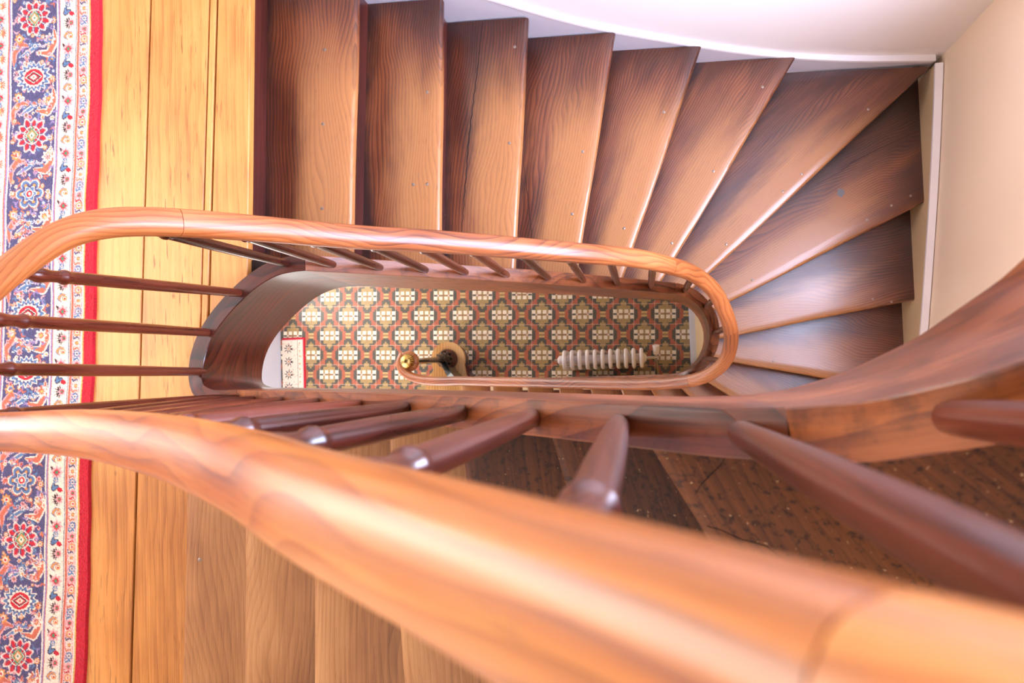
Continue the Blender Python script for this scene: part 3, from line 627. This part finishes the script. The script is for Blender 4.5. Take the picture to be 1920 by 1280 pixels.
def rug_image(x, y):
    """x: distance in from the red edge (m), y: along the rug (m)."""
    X, Y = np.meshgrid(x, y); img = np.zeros(X.shape+(3,)); img[:] = D['red']
    rg = np.random.RandomState(3)
    paint(img, (X > .032) & (X < .036), 'gold'); paint(img, (X >= .036) & (X < .070), 'pink'); paint(img, (X >= .070) & (X < .076), 'rust'); paint(img, (X >= .036) & (X < .040), 'cream')
    yy = y.min()
    k = 0
    while yy < y.max():
        c = ('red', 'blue', 'rust', 'navy')[k % 4]
        stroke(img, X, Y, [(.043, yy), (.052, yy+.010), (.063, yy+.004), (.066, yy+.016)], .0048, c, 'cream'); rosette(img, X, Y, .053, yy+.022, .0105, 'pbwo'[k % 4]); yy += .031; k += 1
    paint(img, (X >= .076) & (X < .130), 'cream'); paint(img, (X >= .078) & (X < .0795), 'navy')
    yy = y.min(); k = 0
    while yy < y.max():
        t = k % 4; c = .104
        if t == 0:
            for a in np.linspace(-1.3, 1.3, 7): stroke(img, X, Y, [(c-.004, yy), (c-.004+.021*math.cos(a), yy+.021*math.sin(a))], .0026, 'dark')
            rosette(img, X, Y, c-.008, yy, .011, 'p')
        elif t == 1: stroke(img, X, Y, [(c-.014, yy-.012), (c, yy-.002), (c+.012, yy-.010), (c+.008, yy+.012)], .007, 'blue', 'dark'); stroke(img, X, Y, [(c-.016, yy-.014), (c-.004, yy-.008)], .007, 'red')
        elif t == 2: rosette(img, X, Y, c, yy, .017, 'p'); rosette(img, X, Y, c+.002, yy-.022, .008, 'b'); stroke(img, X, Y, [(c+.014, yy+.006), (c+.019, yy+.018)], .0036, 'dark')
        else: stroke(img, X, Y, [(c-.010, yy+.010), (c+.004, yy+.012), (c+.014, yy), (c+.004, yy-.010)], .0052, 'orange', 'blue'); rosette(img, X, Y, c-.006, yy, .008, 'o')
        yy += .039; k += 1
    for a, b_, c in ((.130, .134, 'rust'), (.134, .138, 'violet'), (.138, .142, 'cream')): paint(img, (X >= a) & (X < b_), c)
    nav = (X >= .142) & (X < .292); paint(img, nav, 'navy')
    seq = [(1.114, 'P'), (.935, 'M'), (.76, 'P'), (.585, 'S'), (.405, 'P'), (.227, 'M'), (.058, 'M'), (-.101, 'P'), (-.26, 'S'), (-.432, 'P'), (-.609, 'M'), (-.768, 'P'), (-.93, 'S')]
    c = .217
    for (yc, kd), (yn, _) in zip(seq, seq[1:]+[(-1.1, 'P')]):
        ym = (yc+yn)/2
        stroke(img, X, Y, [(.150, yc), (.156, ym+.03), (.185, ym), (.23, ym+.012), (.276, ym-.008), (.284, yn)], .0036, 'violet', 'cream')
        stroke(img, X, Y, [(.152, ym+.045), (.150, ym+.01), (.168, ym-.022), (.205, ym-.016)], .013, 'rust', 'cream')
        stroke(img, X, Y, [(.282, ym-.050), (.284, ym-.014), (.262, ym+.014), (.236, ym+.006)], .011, 'rust', 'pink')
        stroke(img, X, Y, [(.200, ym+.008), (.232, ym-.010), (.262, ym-.026)], .008, 'blue', 'cream')
        rosette(img, X, Y, .166+rg.uniform(-.006, .006), ym+.020, .0165, 'w'); rosette(img, X, Y, .268, ym+.030, .0145, 'o'); rosette(img, X, Y, .272, yc, .010, 'p'); rosette(img, X, Y, .215, ym+.004, .011, 'b'); rosette(img, X, Y, .155, yc-.012, .009, 'o'); rosette(img, X, Y, .240, ym-.026, .009, 'p')
    for i_ in range(420):
        rosette(img, X, Y, rg.uniform(.150, .284), rg.uniform(-.94, 1.19), rg.uniform(.0045, .0075), 'wopb'[i_ % 4])
    for i_ in range(420):
        xa, ya, an = rg.uniform(.152, .28), rg.uniform(-.94, 1.19), rg.uniform(0, 6.28); stroke(img, X, Y, [(xa, ya), (xa+.012*math.cos(an), ya+.012*math.sin(an)), (xa+.02*math.cos(an+.7), ya+.02*math.sin(an+.7))], .003, ('violet', 'blue', 'rust', 'pink')[i_ % 4])
    for yc, kd in seq: rosette(img, X, Y, c, yc, .049 if kd != 'M' else .055, kd)
    for a, b_, cc in ((.292, .296, 'cream'), (.296, .300, 'violet'), (.300, .304, 'rust'), (.304, .356, 'cream'), (.356, .362, 'rust')): paint(img, (X >= a) & (X < b_), cc)
    yy = y.min()+.02; k = 0
    while yy < y.max():
        if k % 2: rosette(img, X, Y, .33, yy, .016, 'p'); rosette(img, X, Y, .332, yy-.022, .009, 'b')
        else:
            for a in np.linspace(-1.2, 1.2, 6): stroke(img, X, Y, [(.328, yy), (.328-.02*math.cos(a), yy+.02*math.sin(a))], .0026, 'rust')
            rosette(img, X, Y, .334, yy, .010, 'o')
        yy += .040; k += 1
    fld = X >= .362; paint(img, fld, 'red')
    for i in range(int((x.max()-.36)/.09)+1):
        for j, yq in enumerate(np.arange(y.min(), y.max(), .11)):
            rosette(img, X, Y, .42+i*.09, yq+(i % 2)*.055, .03, 'MPSw'[(i+j) % 4])
    pile = 1+.10*rg.standard_normal(X.shape); img *= pile[..., None]
    return np.clip(img, 0, 1)
def rug_mesh(name, xs, ys, place, img, th, mat):
    nx, ny = len(xs), len(ys); X, Y = np.meshgrid(xs, ys); P = place(X, Y)
    rg = np.random.RandomState(5); Zt = th+.0008*rg.standard_normal(X.shape)
    edge = np.zeros(X.shape, bool); edge[0, :] = edge[-1, :] = True; edge[:, 0] = edge[:, -1] = True; Zt[edge] = 0
    V = np.stack([P[0], P[1], P[2]+Zt], -1).reshape(-1, 3)
    i = np.arange(nx*ny).reshape(ny, nx); F = np.stack([i[:-1, :-1], i[:-1, 1:], i[1:, 1:], i[1:, :-1]], -1).reshape(-1, 4)
    me = bpy.data.meshes.new(name); me.vertices.add(len(V)); me.vertices.foreach_set('co', V.ravel()); me.loops.add(F.size); me.loops.foreach_set('vertex_index', F.ravel().astype(np.int32))
    me.polygons.add(len(F)); me.polygons.foreach_set('loop_start', np.arange(0, F.size, 4, dtype=np.int32)); me.update(calc_edges=True)
    at = me.color_attributes.new('dye', 'FLOAT_COLOR', 'POINT'); C = np.ones((nx*ny, 4)); C[:, :3] = img.reshape(-1, 3); at.data.foreach_set('color', C.ravel())
    me.polygons.foreach_set('use_smooth', [True]*len(F)); me.validate(); o = link(name, me, mat); return o
xs = np.concatenate([np.arange(0, .370, .0022), np.arange(.370, 1.08, .008)]); ys = np.arange(-.94, 1.2, .0024)
yw = np.sin(np.arange(0, 400))  # slight waviness of the edge
edgex = lambda Y: -1.5675+.0348*(Y-.355)+.0022*np.sin(Y*9)+.0012*np.sin(Y*31)
big = rug_mesh('patterned_rug', xs, ys[::1], lambda X, Y: (edgex(Y)-X, Y, np.full(X.shape, ZL+.0015)), rug_image(xs, ys), .010, M_rug)
tag(big, 'red-edged Persian rug with navy floral border lying on the landing boards', 'rug')
def small_image(x, y):
    X, Y = np.meshgrid(x, y); img = np.zeros(X.shape+(3,)); img[:] = D['cream']; rg = np.random.RandomState(8)
    ex = np.minimum(x.max()-X, np.minimum(y.max()-Y, Y-y.min()))
    for _ in range(150):
        cx, cy = rg.uniform(x.min(), x.max()-.03), rg.uniform(y.min(), y.max()-.03); rosette(img, X, Y, cx, cy, .006, 'w')
    for cy in (.27, .17, .07, -.03, -.13):
        for a in np.linspace(0, 6, 9): stroke(img, X, Y, [(.055, cy), (.055+.038*math.cos(a), cy+.038*math.sin(a))], .0042, 'dark')
        rosette(img, X, Y, .055, cy, .014, 'w')
        rosette(img, X, Y, .145, cy+.04, .010, 'w'); rosette(img, X, Y, .145, cy-.02, .010, 'w')
    paint(img, (np.abs(X-.128) < .0012), 'dark'); paint(img, ex < .016, 'red'); paint(img, (ex >= .016) & (ex < .021), 'pink'); return img
xs2 = np.arange(0, .192, .0028); ys2 = np.arange(-.60, .356, .0028)
sm = rug_mesh('entrance_rug', xs2, ys2, lambda X, Y: (XL+.012+X, Y, np.full(X.shape, .001)), small_image(xs2, ys2), .008, M_rug)
tag(sm, 'small cream rug with red border on the tiled hall floor far below', 'rug')
# ------------------------------------------------------------------ radiator and valve
rad = thing('column_radiator', 'white cast column radiator with eleven sections standing on the hall tiles', 'radiator', (-.26, .10, 0))
def section_mesh():
    bm = bmesh.new(); V = []
    loop = []
    y0, y1, zb, zt = -.052, .052, .10, .59
    for a in np.linspace(180, 0, 9): loop.append(((y1)*math.cos(math.radians(a)), zt-.0+.035*math.sin(math.radians(a))))
    for a in np.linspace(0, -180, 9): loop.append(((y1)*math.cos(math.radians(a)), zb+.035*math.sin(math.radians(a))))
    path = [Vector((0, a, b)) for a, b in loop]; n = len(path); m = 10; rings = []
    for i, p in enumerate(path):
        t = (path[(i+1) % n]-path[i-1]).normalized(); side = Vector((1, 0, 0)); up = t.cross(side).normalized()
        rings.append([bm.verts.new(p+side*.0135*math.cos(2*math.pi*j/m)+up*.015*math.sin(2*math.pi*j/m)) for j in range(m)])
    for i in range(n):
        for j in range(m): bm.faces.new((rings[i][j], rings[i][(j+1) % m], rings[(i+1) % n][(j+1) % m], rings[(i+1) % n][j]))
    for yc in (0,):                                   # middle column
        r1 = []
        for z in (zb-.02, zt+.02):
            r1.append([bm.verts.new((.0135*math.cos(2*math.pi*j/m), .015*math.sin(2*math.pi*j/m), z)) for j in range(m)])
        for j in range(m): bm.faces.new((r1[0][j], r1[0][(j+1) % m], r1[1][(j+1) % m], r1[1][j]))
    bmesh.ops.recalc_face_normals(bm, faces=bm.faces)
    for f in bm.faces: f.smooth = True
    me = bpy.data.meshes.new('section'); bm.to_mesh(me); bm.free(); me.materials.append(M_rad); return me
sme = section_mesh()
for i in range(11):
    o = bpy.data.objects.new('section', sme); COL.objects.link(o); o.parent = rad; o.location = (-.253+i*.0506, 0, 0)
for z in (.115, .575):
    o = tube('connecting_hub', [(-.30, 0, z), (-.288, 0, z), (.27, 0, z), (.285, 0, z)], circ(.034, 16), M_rad, rad, upright=False, taper=[.45, .9, .9, .5])
for x in (-.253, .253):
    for y in (-.052, .052): tube('foot', [(x, y, .08), (x, y, .04), (x, y*1.1, .0)], circ(.014, 10), M_rad, rad, upright=False)
tube('vent_plug', [(-.32, 0, .575), (-.295, 0, .575)], circ(.010, 8), M_chrome, rad, upright=False)
val = thing('radiator_valve', 'white capped radiator valve with thin supply pipe beside the white radiator', 'valve', (.09, .10, 0))
o = bpy.data.objects.new('valve_cap', lathe_mesh('valve_cap', [(.010, 0), (.019, .004), (.021, .045), (.024, .06), (.020, .064)], 20, M_rad)); COL.objects.link(o); o.parent = val; o.location = (0, .02, .545); o.rotation_euler = (-1.25, 0, 0)
tube('valve_body', [(-.065, 0, .55), (-.03, 0, .55), (0, .0, .55), (0, .02, .55)], circ(.010, 12), M_chrome, val, upright=False)
tube('supply_pipe', [(0, 0, .56), (0, -.01, .53), (.004, -.04, .44), (.012, -.09, .32), (.014, -.11, .2), (.014, -.115, .0)], circ(.0075, 10), M_chrome, val, upright=False)
